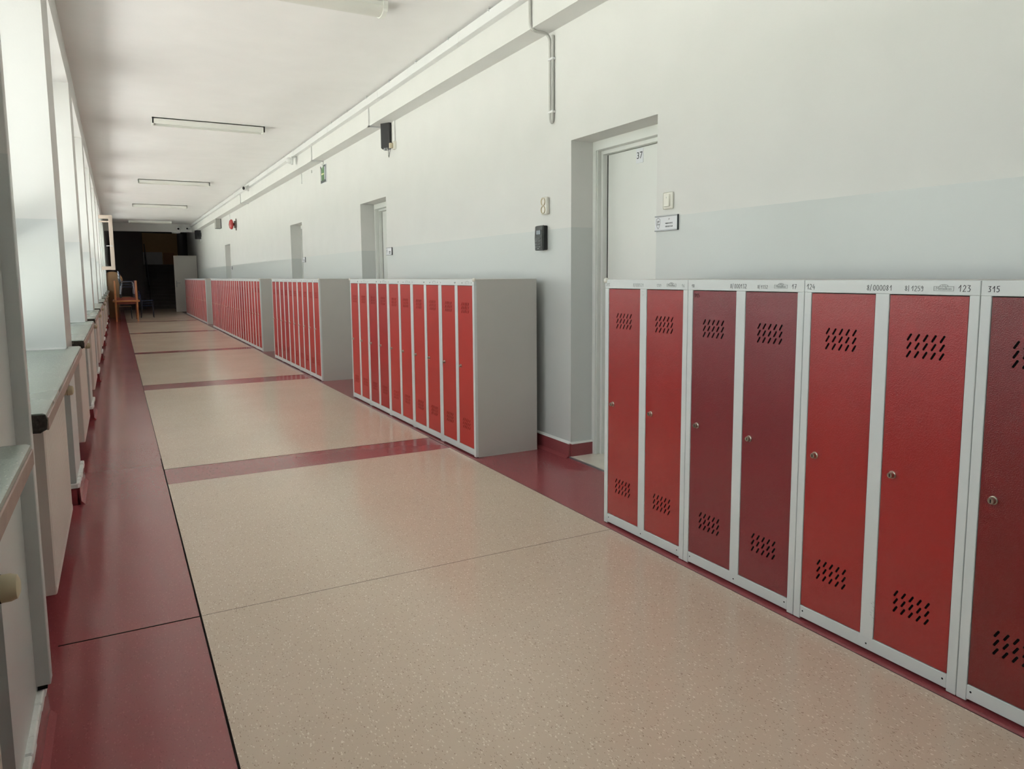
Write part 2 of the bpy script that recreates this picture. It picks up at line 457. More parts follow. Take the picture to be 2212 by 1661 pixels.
# the open casement
a, b = ends[OPEN-1]
hy = a+(b-a)/3-.03
cz0, cz1 = 1.47, 2.755
wo = wins[OPEN-1]
s = MB(); W0 = XG+.03; W1 = .015
s.box(W0+.07, W1-.075, hy-.0285, hy+.0285, cz0+.0015, cz0+.085, .004); s.box(W0+.07, W1-.075, hy-.0285, hy+.0285, cz1-.085, cz1-.0015, .004)
s.box(W0, W0+.08, hy-.03, hy+.03, cz0, cz1, .005); s.box(W1-.085, W1, hy-.03, hy+.03, cz0, cz1, .005)
s.box(W0+.07, W1-.07, hy-.02, hy+.02, cz1-.17, cz1-.135)
oc = s.build('open_casement', mat('casement_cream', (198, 186, 172), .4), wo)
oc['label'] = 'cream casement swung open into the corridor'
MB().box(W0+.07, W1-.075, hy-.004, hy+.004, cz0+.075, cz1-.075).build('pane', MT['glass'], oc)
MB().box(W1-.065, W1-.02, hy-.045, hy-.03, 2.02, 2.05).box(W1-.16, W1-.03, hy-.06, hy-.045, 2.025, 2.045, .003).build('handle', MT['white'], oc)

# ------------------------------------------------------------------ right wall
DOORS = [(3.282, 4.165), (7.955, 8.932), (12.16, 13.052), (20.65, 21.645)]
wr = MB(); prev = YB-.2; DZ = 2.16
for a, b in DOORS:
    wr.box(XW, XW+.36, prev, a, 0, ZC); wr.box(XW, XW+.36, a, b, DZ, ZC); prev = b
wr.box(XW, XW+.36, prev, 33.5, 0, ZC)
struct(wr.build('wall_right', MT['wall']))
# skirting on the right, returning into the door reveals
br = sroot('baseboard_right')
mb = MB(); mc = MB(); prev = YB
segs = []
for a, b in DOORS: segs.append((prev, a)); prev = b
segs.append((prev, 29.2))
for a, b in segs:
    mb.prism([(XW, a, 0), (XW-.04, a, 0), (XW-.018, a, .018), (XW-.012, a, .1), (XW, a, .1)], (0, b-a, 0))
    mc.prism([(XW, a, .099), (XW-.016, a, .099), (XW-.014, a, .108), (XW, a, .114)], (0, b-a, 0))
for a, b in DOORS:
    mb.box(XW, XW+.175, b-.012, b+.001, 0, .1); mc.box(XW, XW+.175, b-.015, b+.001, .099, .112)
    mb.box(XW, XW+.175, a-.001, a+.012, 0, .1); mc.box(XW, XW+.175, a-.001, a+.015, .099, .112)
mb.build('vinyl_upstand', MT['maroon'], br); mc.build('plaster_cap', MT['plaster'], br)
for i, (a, b) in enumerate(DOORS):
    d = sroot('door_%d' % (i+1))
    fx = XW+.175
    f = MB()
    for y0, y1 in ((b-.035, b), (a, a+.035)):
        f.box(fx, fx+.11, y0, y1, .012, DZ-.06)
    f.box(fx, fx+.11, a, b, DZ-.0599, DZ)
    f.box(fx+.045, fx+.11, b-.055, b-.03, .012, DZ-.061); f.box(fx+.045, fx+.11, a+.03, a+.055, .012, DZ-.061)
    f.box(fx+.0465, fx+.109, a+.001, b-.001, DZ-.085, DZ-.0605)
    f.box(fx+.012, fx+.02, b-.04, b-.034, .012, DZ-.06)
    f.build('door_frame', MT['doorpaint'], d)
    lf = MB().box(fx+.085, fx+.125, a+.058, b-.060, .02, DZ-.088, .002).build('door_leaf', MT['doorpaint'], d)
    MB().box(fx+.083, fx+.11, b-.0600, b-.0555, .02, DZ-.088).build('hinge_gap', MT['darkhole'], d)
    h = MB(); h.box(fx+.08, fx+.085, a+.09, a+.125, .98, 1.18, .002); h.cyl((fx+.085, a+.107, 1.12), (fx+.04, a+.107, 1.12), .009)
    h.box(fx+.03, fx+.045, a+.1, a+.22, 1.11, 1.13, .004); h.build('door_handle', MT['alu'], lf)
    MB().box(XW-.002, fx+.125, a+.001, b-.001, -.02, .012, .002).build('threshold', MT['tile'], d)
    MB().box(XW-.012, XW-.002, a, b, -.02, .010, .001).build('threshold_strip', MT['alu'], d)
    sz = 2.021 if i == 0 else 2.03
    if i < 2:
        sy = 3.765 if i == 0 else 8.43
        pl = MB().box(fx+.082, fx+.0855, sy-.036, sy+.036, sz-.045, sz+.045, .001).build('number_sign', MT['paper'], d)
        if i == 0: wall_text('37', .06, fx+.0818, sy, sz, MT['ink'], pl, 'number')
        else: MB().box(fx+.0812, fx+.083, sy-.016, sy+.016, sz-.024, sz+.024).build('number', MT['ink'], pl)
MB().box(XW+.36, XW+.5, YB-.2, 33.5, 0, ZC).build('wall_right_backing', MT['wall'])
struct(bpy.data.objects['wall_right_backing'])
MB().box(-.95, 3.1, YB-.4, YB-.2+.2, 0, ZC).build('wall_back', MT['wall']); struct(bpy.data.objects['wall_back'])

# ceiling beam and trunking
bm_ = MB(); bm_.box(2.558, XW+.01, YB, YE, 2.92, ZC)
struct(bm_.build('trim_1', MT['beam']), 'long boxed beam under the ceiling on the locker side')
eb = MB(); eb.box(-.45, XW, YE, YE+.28, 2.93, ZC); struct(eb.build('trim_2', MT['beam']), 'cross beam at the far end of the corridor')
tk = thing('cable_trunking', 'white trunking clipped along the top of the long boxed beam', 'trunking', (2.50, 0, 3.112))
joints = [-4.4, -2.6, -.6, 1.4, 3.43, 5.47, 7.50, 9.55, 11.6, 13.7, 15.8, 17.9, 20.0, 22.2, 24.5, 26.9, 29.2]
for a, b in zip(joints, joints[1:]):
    MB().box(0, .058, a+.002, b-.002, 0, .078, .002).build('trunking_cover', MT['white'], tk)
for y in joints[1:-1]:
    MB().box(-.0015, .0595, y-.004, y+.004, -.0015, .08).build('joint_strip', MT['white'], tk)
y = -3.9
while y < 29:
    MB().box(-.004, .001, y-.004, y+.004, .066, .0965).box(-.004, .02, y-.004, y+.03, .079, .084).build('clip', MT['white'], tk); y += .735

def dropduct(y, zt, label, wallz=None):
    t = thing('cable_drop', label, 'cable duct', (2.558, y, 2.92))
    MB().box(-.016, 0, -.012, .012, -.016, zt-2.92, .001).build('beam_run', MT['white'], t)
    MB().box(-.016, XW-2.558, -.012, .012, -.016, 0, .001).build('soffit_run', MT['white'], t)
    if wallz: MB().box(XW-2.558-.016, XW-2.558, -.012, .012, wallz-2.92, 0, .001).build('wall_run', MT['white'], t)
dropduct(7.975, 3.115, 'thin white duct dropping over the beam beside the big black loudspeaker')
dropduct(10.64, 3.115, 'thin white duct running down to the green exit sign', 2.80)
dropduct(17.35, 3.115, 'thin white duct wrapping the beam just before the red bell')
dropduct(27.2, 3.115, 'thin white duct on the beam above the farthest loudspeaker')
for yy, z0, z1, lb in ((12.03, 2.755, 2.915, 'bare thin wall duct stub beyond the green exit sign'), (20.4, 2.72, 2.915, 'bare thin wall duct stub between red bell and grey speaker'), (11.35, 2.84, 2.88, 'tiny wall duct remnant right behind the exit sign')):
    tag(MB().box(XW-.012, XW, yy-.010, yy+.010, z0, z1, .001).build('duct_stub', MT['white']), lb, 'cable duct')

# grey hose looped from the beam down the wall
hs = thing('cable_conduit', 'grey conduit hose looping down the wall above the socket', 'conduit', (XW, 4.405, 2.9))
yy = 4.405; rr = .0105
pts = [(2.545, yy, 3.108), (2.545, yy, 3.05), (2.545, yy, 2.955)]
for k in range(1, 6): a_ = k/6*pi/2; pts.append((2.545+.05*(1-cos(a_)), yy, 2.955-.05*sin(a_)))
pts += [(2.60, yy, 2.905), (2.66, yy, 2.902)]
for k in range(1, 6): a_ = k/6*pi/2; pts.append((2.66+.043*sin(a_), yy, 2.902-.06*(1-cos(a_))))
pts += [(2.704, yy, 2.80), (2.704, yy, 2.40)]
for k in range(1, 8): a_ = k/8*pi; pts.append((2.705, yy-.0145+.0145*cos(a_), 2.37-.055*sin(a_)))
pts += [(2.706, yy-.029, 2.42), (2.706, yy-.029, 2.89)]
o = MB().tube([(x-XW, y-4.405, z-2.9) for x, y, z in pts], rr, 8); o.build('hose', mat('grey_hose', (186, 186, 182), .5), hs, True)
for z in (2.735, 2.385):
    MB().box(-.028, 0, -.046, .016, z-2.9-.008, z-2.9+.008, .003).build('saddle_clip', MT['white'], hs)

# ------------------------------------------------------------------ ceiling lamps
def lamp(y, kind, label):
    x0, x1 = (.50, 1.815)
    t = thing('ceiling_lamp', label, 'lamp', ((x0+x1)/2, y, ZC), 'fluorescent lamps along the corridor ceiling')
    hl = (x1-x0)/2
    if kind:
        MB().box(-hl+.03, hl-.03, -.075, .075, -.035, 0, .004).build('base_tray', MT['case'], t)
        prof = [(.082*cos(a_), -.032-.052*sin(a_)) for a_ in [k*pi/10 for k in range(11)]]
        m = MB().prism([(-hl+.032, py, pz) for py, pz in prof], (2*hl-.064, 0, 0)); m.build('opal_cover', MT['diff'], t, True)
        prof = [(.088, 0)]+[(.088*cos(a_), -.032-.058*sin(a_)) for a_ in [k*pi/10 for k in range(11)]]+[(-.088, 0)]
        for s_ in (-1, 1):
            xx = -hl if s_ < 0 else hl-.032
            MB().prism([(xx, py, pz) for py, pz in prof], (.032, 0, 0)).build('end_cap', MT['case'], t)
    else:
        MB().box(-hl, hl, -.085, -.075, -.075, 0, .001).box(-hl, hl, .075, .085, -.075, 0, .001).box(-hl, hl, -.085, .085, -.012, 0).build('case', MT['case'], t)
        for s_ in (-1, 1):
            xx = -hl if s_ < 0 else hl-.02
            MB().box(xx, xx+.02, -.085, .085, -.078, 0, .002).build('end_plate', MT['case'], t)
        for s_ in (-1, 1):
            MB().cyl((-hl+.03, s_*.035, -.045), (hl-.03, s_*.035, -.045), .013, n=10).build('tube', MT['tube'], t, True)
        for bx0, bx1, by, bz in ((-.06, .06, .012, -.03), (-hl+.02, -hl+.045, .06, -.06), (hl-.045, hl-.02, .06, -.06)):
            MB().box(bx0, bx1, -by, by, bz, -.012).build('socket_block', MT['case'], t)
lamp(5.24, True, 'opal covered ceiling lamp nearest the camera, cut by the top edge')
lamp(10.1, False, 'open batten ceiling lamp second from the camera, tubes showing')
lamp(16.35, False, 'third ceiling lamp along the corridor, narrow white batten')
lamp(21.75, False, 'fourth ceiling lamp along the corridor, above the open window')
lamp(28.0, True, 'farthest ceiling lamp, dim, just before the cross beam')

# ------------------------------------------------------------------ lockers
LX, LD, LH, LW = 2.146, .496, 1.2446, .30
def slots(zbase):
    out = []
    for r in range(3):
        for c in range(5):
            out.append((.052-.0258*c, zbase+r*.0262))
    return out
def door_mesh():
    bm = bmesh.new()
    hw, z0, z1 = .1210, .057, 1.199
    def loop(ps):
        vs = [bm.verts.new((0, y, z)) for y, z in ps]
        return [bm.edges.new((vs[i], vs[(i+1) % len(vs)])) for i in range(len(vs))]
    es = loop([(-hw, z0), (hw, z0), (hw, z1), (-hw, z1)])
    for y, z in slots(.190)+slots(1.018):
        # slanted capsule: top leans towards -Y (right in the photo)
        a, b = Vector((y+.0050, z-.0085)), Vector((y-.0050, z+.0085)); d = (b-a).normalized(); n = Vector((-d.y, d.x)); r = .0034
        ps = []
        for k in range(5): t = k/4*pi; ps.append(b+(n*cos(t)+d*sin(t))*r)
        for k in range(5): t = k/4*pi; ps.append(a+(-n*cos(t)-d*sin(t))*r)
        es += loop([(p.x, p.y) for p in ps])
    bmesh.ops.triangle_fill(bm, use_beauty=True, use_dissolve=False, edges=es)
    fs = list(bm.faces)
    r = bmesh.ops.extrude_face_region(bm, geom=fs)
    bmesh.ops.translate(bm, vec=(.0022, 0, 0), verts=[v for v in r['geom'] if isinstance(v, bmesh.types.BMVert)])
    # folded edges behind the sheet
    for x in [(0.0022, .018, -hw, -hw+.0015, z0, z1), (0.0022, .018, hw-.0015, hw, z0, z1), (0.0022, .018, -hw, hw, z0, z0+.0015), (0.0022, .018, -hw, hw, z1-.0015, z1)]:
        q = bmesh.ops.create_cube(bm, size=1)
        for v in q['verts']:
            v.co = Vector(((x[0]+x[1])/2+v.co.x*(x[1]-x[0]), (x[2]+x[3])/2+v.co.y*(x[3]-x[2]), (x[4]+x[5])/2+v.co.z*(x[5]-x[4])))
    bmesh.ops.recalc_face_normals(bm, faces=bm.faces)
    me = bpy.data.meshes.new('locker_door'); bm.to_mesh(me); bm.free()
    me.materials.append(MT['red'])
    return me
ME = {}
ME['door'] = door_mesh()
m = MB()
m.box(.02, LD, -LW+.0008, -LW+.002, 0, LH-.003); m.box(.02, LD, LW-.002, LW-.0008, 0, LH-.003)
m.box(LD-.002, LD, -LW+.001, LW-.001, 0, LH-.003)
m.box(.0, LD, -LW+.0008, LW-.0008, LH-.003, LH, .001)
m.box(.02, LD, -LW+.002, LW-.002, .05, .052)
ME['body'] = m.mesh('body'); ME['body'].materials.append(MT['side'])
ME['inner_shade'] = MB().box(.0056, .0070, -.2685, .2685, .056, 1.2).mesh('inner_shade'); ME['inner_shade'].materials.append(MT['inside'])  # near-black sheet behind the doors: interior shade put into colour
m = MB().box(-.0006, .02, -LW+.0008, LW-.0008, 1.202, LH+.0006, .0015); ME['header'] = m.mesh('header'); ME['header'].materials.append(MT['frame'])
m = MB().box(0, .022, .270, LW-.001, .003, 1.2025, .0015); ME['stile_l'] = m.mesh('stile'); ME['stile_l'].materials.append(MT['frame'])
m = MB().box(0, .022, -LW+.001, -.270, .003, 1.2025, .0015); ME['stile_r'] = m.mesh('stile'); ME['stile_r'].materials.append(MT['frame'])
m = MB().box(0, .022, -.024, .024, .050, 1.2025, .0015); ME['stile_c'] = m.mesh('center_stile'); ME['stile_c'].materials.append(MT['frame'])
m = MB().box(.0005, .022, -.2698, .2698, .010, .0545, .0015); ME['rail'] = m.mesh('bottom_rail'); ME['rail'].materials.append(MT['frame'])
m = MB()
for yy in (.258, -.258, 0): m.cyl((.0002, yy, .036 if yy else .030), (.002, yy, .036 if yy else .03), .0032, n=8)
ME['rivet'] = m.mesh('rivet_holes'); ME['rivet'].materials.append(MT['darkhole'])
m = MB().lathe([(.0125, 0), (.0125, .003), (.010, .005), (.0095, .014), (.0085, .016), (.006, .016)], (0, 0, 0), (-1, 0, 0), 16)
ME['lock'] = m.mesh('lock', True); ME['lock'].materials.append(MT['chrome'])
m = MB().box(-.0168, -.0155, -.0016, .0016, -.005, .005); ME['key'] = m.mesh('keyhole'); ME['key'].materials.append(MT['darkhole'])
m = MB(); bmesh.ops.create_uvsphere(m.bm, u_segments=12, v_segments=8, radius=.014); ME['bump'] = m.mesh('corner_bumper', True); ME['bump'].materials.append(MT['ivory'])

def logo(parent, y, detail):
    """embossed maker's plate: box outline, oval on top, lettering"""
    m = MB(); z0, z1 = 1.214, 1.228; x = -.0014; w_ = .030
    for a, b, c, d_ in ((y-w_, y+w_, z0, z0+.0012), (y-w_, y+w_, z1-.0012, z1), (y-w_, y-w_+.0012, z0, z1), (y+w_-.0012, y+w_, z0, z1)):
        m.box(x, x+.001, a, b, c, d_)
    n = 16
    for k in range(n):
        t0, t1 = 2*pi*k/n, 2*pi*(k+1)/n
        if sin(t0) < -.1 and sin(t1) < -.1: continue
        m.prism([(x, y+.013*cos(t0), z1+.006*sin(t0)), (x, y+.013*cos(t1), z1+.006*sin(t1)), (x, y+.0115*cos(t1), z1+.0048*sin(t1)), (x, y+.0115*cos(t0), z1+.0048*sin(t0))], (.001, 0, 0))
    lo = m.build('maker_plate', MT['emboss'], parent)
    if detail:
        wall_text('Metalkas', .0135, x, y, .5*(z0+z1), MT['emboss'], lo, 'maker_lettering')
        wall_text('TO', .008, x, y, z1+.0008, MT['emboss'], lo, 'maker_lettering')

def cabinet(yc, label, group, cols, level=0, marks=None, bump=0, rot=None):
    t = thing('locker_cabinet', label, 'locker', (LX, yc, 0), group)
    link('body', ME['body'], None, t); 
    i_ = link('interior_shade_sheet', ME['inner_shade'], None, t)
    link('header_rail', ME['header'], None, t)
    link('side_stile', ME['stile_l'], None, t); link('side_stile', ME['stile_r'], None, t)
    link('center_stile', ME['stile_c'], None, t)
    r_ = link('bottom_rail', ME['rail'], None, t)
    if level > 0: link('rivet_holes', ME['rivet'], None, r_)
    for k, s_ in enumerate((1, -1)):
        d = link('locker_door', ME['door'], None, t, (.0025, s_*.147, 0))
        d.material_slots[0].link = 'OBJECT'; d.material_slots[0].material = MT[cols[k]]
        lk = link('lock', ME['lock'], None, d, (0, .084, .626))
        if level > 0: link('keyhole', ME['key'], None, d, (0, .084, .626))
    if marks:
        mi = MB()
        for s, y, h, th in marks: handwriting(mi, s, y, 1.213, h, th)
        mi.build('handwritten_numbers', MT['ink'] if level > 1 else MT['greyink'], t)
        logo(t, -.195, level > 0)
    if bump: 
        link('corner_bumper', ME['bump'], None, t, (.003, bump*(LW-.006), LH-.004))
    return t

ORD = ['first', 'second', 'third', 'fourth', 'fifth', 'sixth', 'seventh', 'eighth', 'ninth', 'tenth', 'eleventh', 'twelfth']
# nearest row, from its far end towards the camera
g1 = 'red lockers of the nearest row'
G1 = 2.976
rows1 = [
 (('red', 'red'), 'far end cabinet of the nearest locker row, worn numbers 313', [('313', .288, .015, .0013), ('8/000521', .075, .0145, .0008), ('1289', -.095, .0125, .0007), ('16', -.262, .014, .0009)], 1),
 (('burgundy', 'burgundy'), 'burgundy locker cabinet numbered 18 and 17 in the nearest row', [('18', .276, .013, .0012), ('8/000132', .055, .016, .0012), ('8/1352', -.085, .0125, .0010), ('17', -.245, .017, .0014)], 1),
 (('red', 'red'), 'bright red locker cabinet numbered 124 and 123', [('124', .290, .018, .0015), ('8/000081', .055, .0165, .0013), ('8|1259', -.075, .015, .0012), ('123', -.238, .0185, .0016)], 1),
 (('shaded_red', 'shaded_red'), 'red locker cabinet numbered 315, shade painted in, cut by the right photo edge', [('315', .280, .0165, .0018)], 1)]
for k, (cc, lb, mk, _) in enumerate(rows1):
    cabinet(G1-.3-.6*k, lb, g1, cc, 2, mk, 1 if k == 0 else 0)
    if k == 0:
        # the far cabinet's numbers are faded
        for o in bpy.data.objects:
            if o.name.startswith('handwritten_numbers'): o.data.materials[0] = MT['greyink']
def row(y0, n, gname, rowword, level, seedc):
    rnd = random.Random(seedc)
    for k in range(n):
        c = rnd.choice(['brick', 'brick', 'brick', 'crimson'])
        if k == 0: lb = 'front end locker cabinet of the %s, showing its grey side' % rowword
        elif k == n-1: lb = 'last locker cabinet at the far end of the %s' % rowword
        else: lb = '%s locker cabinet from the near end of the %s' % (ORD[k], rowword)
        mk = None
        if level >= 0:
            mk = [('x', .280, .013, .0011), ('~xx', .03, .014, .0011), ('xx', -.10, .012, .0009), ('x', -.255, .014, .0011)]
        cabinet(y0+.3+.6*k, lb, gname, (c, c), max(0, level), mk, -1 if k == 0 else (1 if k == n-1 else 0))
row(4.496, 5, 'red lockers of the second row', 'second locker row', 0, 3)
row(8.832, 5, 'red lockers of the third row', 'third locker row', 0, 4)
row(12.935, 12, 'red lockers of the long fourth row', 'long fourth locker row', 0, 5)
row(21.52, 11, 'red lockers of the farthest row', 'farthest locker row', -1, 6)
cabs = [o for o in bpy.data.objects if o.get('group') == g1]
cabs.sort(key=lambda o: -o.location.y)
m = MB(); handwriting(m, 'x~', .012, 1.184, .011, .0008, .0); handwriting(m, '7x', .010, 1.168, .011, .0008, .0)
m.build('stile_scribble', MT['greyink'], cabs[0])
m = MB(); handwriting(m, '315', .262, 1.172, .016, .0009, .0016)
m.build('door_scribble', MT['darkhole'], cabs[1])
m = MB()
for k in range(7):
    zz = .13+.009*k+random.uniform(-.003, .003); y0_ = random.uniform(-.02, -.008)
    m.prism([(.0, y0_, zz), (.0, y0_-random.uniform(.004, .012), zz-.003), (.0, y0_-.006, zz-.0022)], (-.0006, 0, 0))
m.build('stile_scuffs', MT['greyink'], cabs[2])
# worn smear on the second door of the far cabinet of row one and the stretched vent are left to the material

# ------------------------------------------------------------------ radiators
def radiator(y0, y1, xf, label, valve_y, zb=.12):
    t = thing('radiator', label, 'radiator', (xf, (y0+y1)/2, zb), 'radiators under the windows')
    hl = (y1-y0)/2; H = .64
    p = MB().box(-.012, -.004, -hl+.004, hl-.004, 0, H)
    n = int(2*hl/.0335)
    for k in range(n):
        yc = -hl+.02+(2*hl-.04)*(k+.5)/n
        p.prism([(-.004, yc-.013, .03), (0, yc-.008, .03), (0, yc+.008, .03), (-.004, yc+.013, .03)], (0, 0, H-.06))
    p.box(-.006, 0, -hl+.004, hl-.004, 0, .028, .002); p.box(-.006, 0, -hl+.004, hl-.004, H-.028, H, .002)
    p.build('front_panel', MT['rad'], t)
    MB().box(-.104, -.096, -hl+.004, hl-.004, 0, H).build('rear_panel', MT['rad'], t)
    for s_ in (-1, 1):
        MB().box(-.104, -.002, s_*hl-.003, s_*hl+.003, 0, H+.002, .002).build('side_cover', MT['rad'], t)
    m = MB()
    for k in range(int(2*hl/.02)): m.box(-.088, -.02, -hl+.01+k*.02, -hl+.013+k*.02, H-.012, H-.002)
    m.box(-.098, -.006, -hl+.003, hl-.003, H-.02, H-.014)
    m.build('top_grille', MT['radgrille'], t)
    MB().box(-.098, -.012, -hl+.003, hl-.003, H-.003, H, 0).box(-.02, -.004, -hl, hl, H-.002, H+.003).build('top_rim', MT['rad'], t) if False else None
    m = MB()
    for yy in (-hl*.6, hl*.6):
        m.box(XN-xf+.001, -.10, yy-.015, yy+.015, .08, .11).box(XN-xf+.001, -.10, yy-.015, yy+.015, H-.1, H-.07)
    m.build('wall_bracket', MT['rad'], t)
    # valve with thermostatic head
    vy = valve_y-(y0+y1)/2; vz = H-.055
    v = MB().cyl((-.05, hl, vz), (-.05, vy+.012, vz), .009).cyl((-.05, vy, vz-.03), (-.05, vy, vz+.015), .013).cyl((-.05, vy, -.05), (-.05, vy, vz-.03), .008)
    vo = v.build('valve', MT['chrome'], t, True)
    hd = MB().lathe([(.014, -.02), (.020, -.012), (.021, .0), (.0235, .004), (.0235, .020), (.0245, .021), (.0245, .036), (.021, .046), (.012, .05)], (-.015, vy, vz), (1, 0, 0), 18)
    hd.build('thermostatic_head', MT['valve'], vo, True)
    MB().lathe([(.0252, 0), (.0252, .0015)], (.0055, vy, vz), (1, 0, 0), 18).build('dial_groove', MT['seam'], vo)
radiator(.35, 1.42, -.215, 'nearest cream panel radiator, cut by the left photo edge', 1.50, .145)
names = ['second', 'third', 'fourth', 'fifth', 'sixth', 'seventh', 'eighth', 'ninth', 'tenth']
for i, (a, b) in enumerate(ends[1:]):
    mid = (a+b)/2
    y0, y1 = mid+.04-.56, mid+.04+.56
    if i == 0: y0, y1 = 3.04, 4.16
    if i == 1: y0, y1 = 5.87, 6.97
    radiator(y0, y1, -.255, '%s cream panel radiator along the window wall counting from the camera' % names[i], y1+.12)

# ------------------------------------------------------------------ wall devices on the right
# light switch
t = thing('light_switch', 'ivory light switch right of door 37', 'switch', (XW, 3.175, 1.674))
MB().box(-.012, 0, -.041, .041, -.046, .046, .010, 3).build('switch_plate', MT['ivory'], t, True)
MB().box(-.022, -.008, -.022, .026, -.033, .033, .006, 2).build('rocker', MT['ivory'], t, True)
MB().box(-.0225, -.0215, -.002, .000, .012, .020).build('rocker_mark', MT['greyink'], t)
# double socket
t = thing('wall_socket', 'ivory double socket above the black keypad', 'socket', (XW, 4.475, 1.757))
MB().box(-.03, 0, -.036, .036, -.062, .062, .012, 3).build('socket_box', MT['ivory'], t, True)
for s_ in (-1, 1):
    c = MB().lathe([(.0275, -.004), (.0275, .006), (.024, .006), (.021, -.010), (.004, -.010)], (-.03, .003, s_*.028), (-1, 0, 0), 20).build('socket_cup', MT['cream'], t, True)
    MB().box(-.024, -.0185, .011, .014, s_*.028-.002, s_*.028+.002).box(-.024, -.0185, -.008, -.005, s_*.028-.002, s_*.028+.002).build('pin_hole', MT['darkhole'], c)
# keypad terminal
t = thing('keypad_terminal', 'black keypad terminal with small grey screen on the wall left of door 37', 'keypad', (XW, 4.513, 1.534))
MB().box(-.032, 0, -.046, .046, -.086, .086, .006, 2).build('rear_housing', MT['black'], t, True)
MB().prism([(-.034, -.05, -.09), (-.048, -.05, -.086), (-.052, -.05, 0), (-.046, -.05, .082), (-.034, -.05, .088)], (0, .1, 0)).build('front_housing', MT['charcoal'], t)
fx = -.0525
MB().box(fx-.0004, fx+.004, -.034, .036, .022, .054).build('screen_bezel', MT['black'], t)
MB().box(fx-.001, fx+.004, -.032, .026, .024, .052).build('screen', mat('lcd_grey', (128, 138, 146), .2), t)
for r_ in range(4):
    for c_ in range(4):
        yy, zz = .030-.019*c_, -.004-.020*r_
        MB().box(fx-.004, fx+.004, yy-.006, yy+.006, zz-.006, zz+.006, .002).build('key', MT['greyink'], t)
MB().box(fx-.002, fx+.004, -.004, .006, -.078, -.074).build('status_light', MT['white'], t)
# room plates
def plate(yc, zc, label, full):
    t = thing('room_plate', label, 'sign', (XW, yc, zc))
    hw, hh = .0945, .042
    MB().box(-.008, 0, -hw, hw, -hh, hh, .001).build('backing', MT['alu'], t)
    MB().box(-.013, 0, -hw, hw, hh-.005, hh+.001, .001).box(-.013, 0, -hw, hw, -hh-.001, -hh+.005, .001).build('frame_rail', MT['alu'], t)
    MB().box(-.011, 0, -hw-.002, -hw+.003, -hh, hh, .001).build('end_clip', MT['signdark'], t)
    p = MB().box(-.0095, -.007, -hw+.004, hw-.002, -hh+.006, hh-.006).build('paper_insert', MT['paper'], t)
    m = MB(); x = -.0102
    sh = [(.0, .031), (-.014, .024), (-.016, .020), (-.015, -.005), (-.009, -.02), (0, -.030), (.009, -.02), (.015, -.005), (.016, .020), (.014, .024)]
    for (a0, b0), (a1, b1) in zip(sh, sh[1:]+sh[:1]):
        d = math.hypot(a1-a0, b1-b0); ny, nz = -(b1-b0)/d*.0007, (a1-a0)/d*.0007
        m.prism([(x, .066+a0+ny, b0+nz), (x, .066+a1+ny, b1+nz), (x, .066+a1-ny, b1-nz), (x, .066+a0-ny, b0-nz)], (.0008, 0, 0))
    m.build('shield_outline', MT['ink'], p)
    wall_text('SP', .020, x, .066, .008, MT['ink'], p, 'crest_letters')
    MB().box(x, x+.0008, .054, .077, -.008, -.003).build('crest_band', MT['greyink'], p)
    if full: wall_text('37', .011, x, -.026, .020, MT['ink'], p, 'room_number')
    for zz in (-.002, -.019):
        m = MB()
        for k in range(10):
            yy = .004-.0062*k
            handwriting(m, random.choice('3508x4269'), yy, zz-.004, .0075, .0011, x, .2)
        m.build('print_line', MT['ink'], p)
plate(3.188, 1.553, 'white room plate with shield crest under the light switch', True)
plate(7.87, 1.548, 'small white room plate beside the second doorway', False)
plate(12.07, 1.548, 'small white room plate beside the third doorway', False)
plate(20.52, 1.52, 'tiny dark room plate beside the fourth doorway', False)

# green exit sign
t = thing('exit_sign', 'green exit sign hanging on the wall below the beam', 'sign', (XW, 10.635, 2.735))
MB().box(-.012, 0, -.150, .150, -.125, .125, .002).build('sign_border', MT['paper'], t)
MB().box(-.014, -.004, -.145, .145, -.120, .120).build('dark_frame', MT['signdark'], t)
MB().box(-.016, -.006, -.065, .085, -.085, .100).build('green_field', MT['green'], t)
MB().box(-.017, -.007, -.115, -.085, -.085, .095).box(-.017, -.007, .098, .112, -.085, .085).build('pale_side', MT['paper'], t)
MB().box(-.018, -.008, -.055, .08, -.008, .012).build('arrow', MT['lemon'], t)
MB().cyl((-.02, .045, .115), (-.01, .045, .115), .028, n=12).build('hook_disc', MT['white'], t)

# loudspeakers
t = thing('loudspeaker', 'big black wall loudspeaker below the beam', 'loudspeaker', (2.700, 7.79, 2.79))
MB().prism([(-.07, .02, -.13), (-.01, -.085, -.13), (.012, -.085, -.13), (.012, .09, -.13), (-.03, .09, -.13)], (0, 0, .27)).build('cabinet', MT['black'], t)
MB().prism([(-.072, .018, -.12), (-.012, -.087, -.12), (-.016, -.083, -.12), (-.074, .016, -.12)], (0, 0, .25)).build('grille', MT['charcoal'], t) if False else None
MB().box(-.03, .019, -.06, .06, -.145, -.13, .002).cyl((-.03, 0, -.155), (-.03, 0, -.13), .016).build('bracket', MT['alu'], t)
t = thing('speaker_outlet', 'cream plug and outlet box behind the big loudspeaker', 'socket', (XW, 7.595, 2.66))
MB().box(-.03, 0, -.03, .03, -.04, .045, .006, 2).build('outlet_box', MT['ivory'], t)
MB().box(-.07, -.03, -.012, .018, -.03, .025, .008, 2).build('plug', MT['cream'], t)
MB().tube([(-.055, .02, -.03), (-.055, .03, -.06), (-.055, .05, -.10), (-.05, .075, -.115), (-.045, .10, -.10), (-.04, .115, -.05), (-.04, .12, -.01)], .003, 6).build('cord', MT['charcoal'], t, True)
MB().box(-.016, 0, -.012, .012, .045, .26, .001).build('riser_duct', MT['white'], t)
t = thing('grey_speaker', 'slim grey faced speaker in dark casing under the beam, beyond the bell', 'loudspeaker', (XW, 22.3, 2.80))
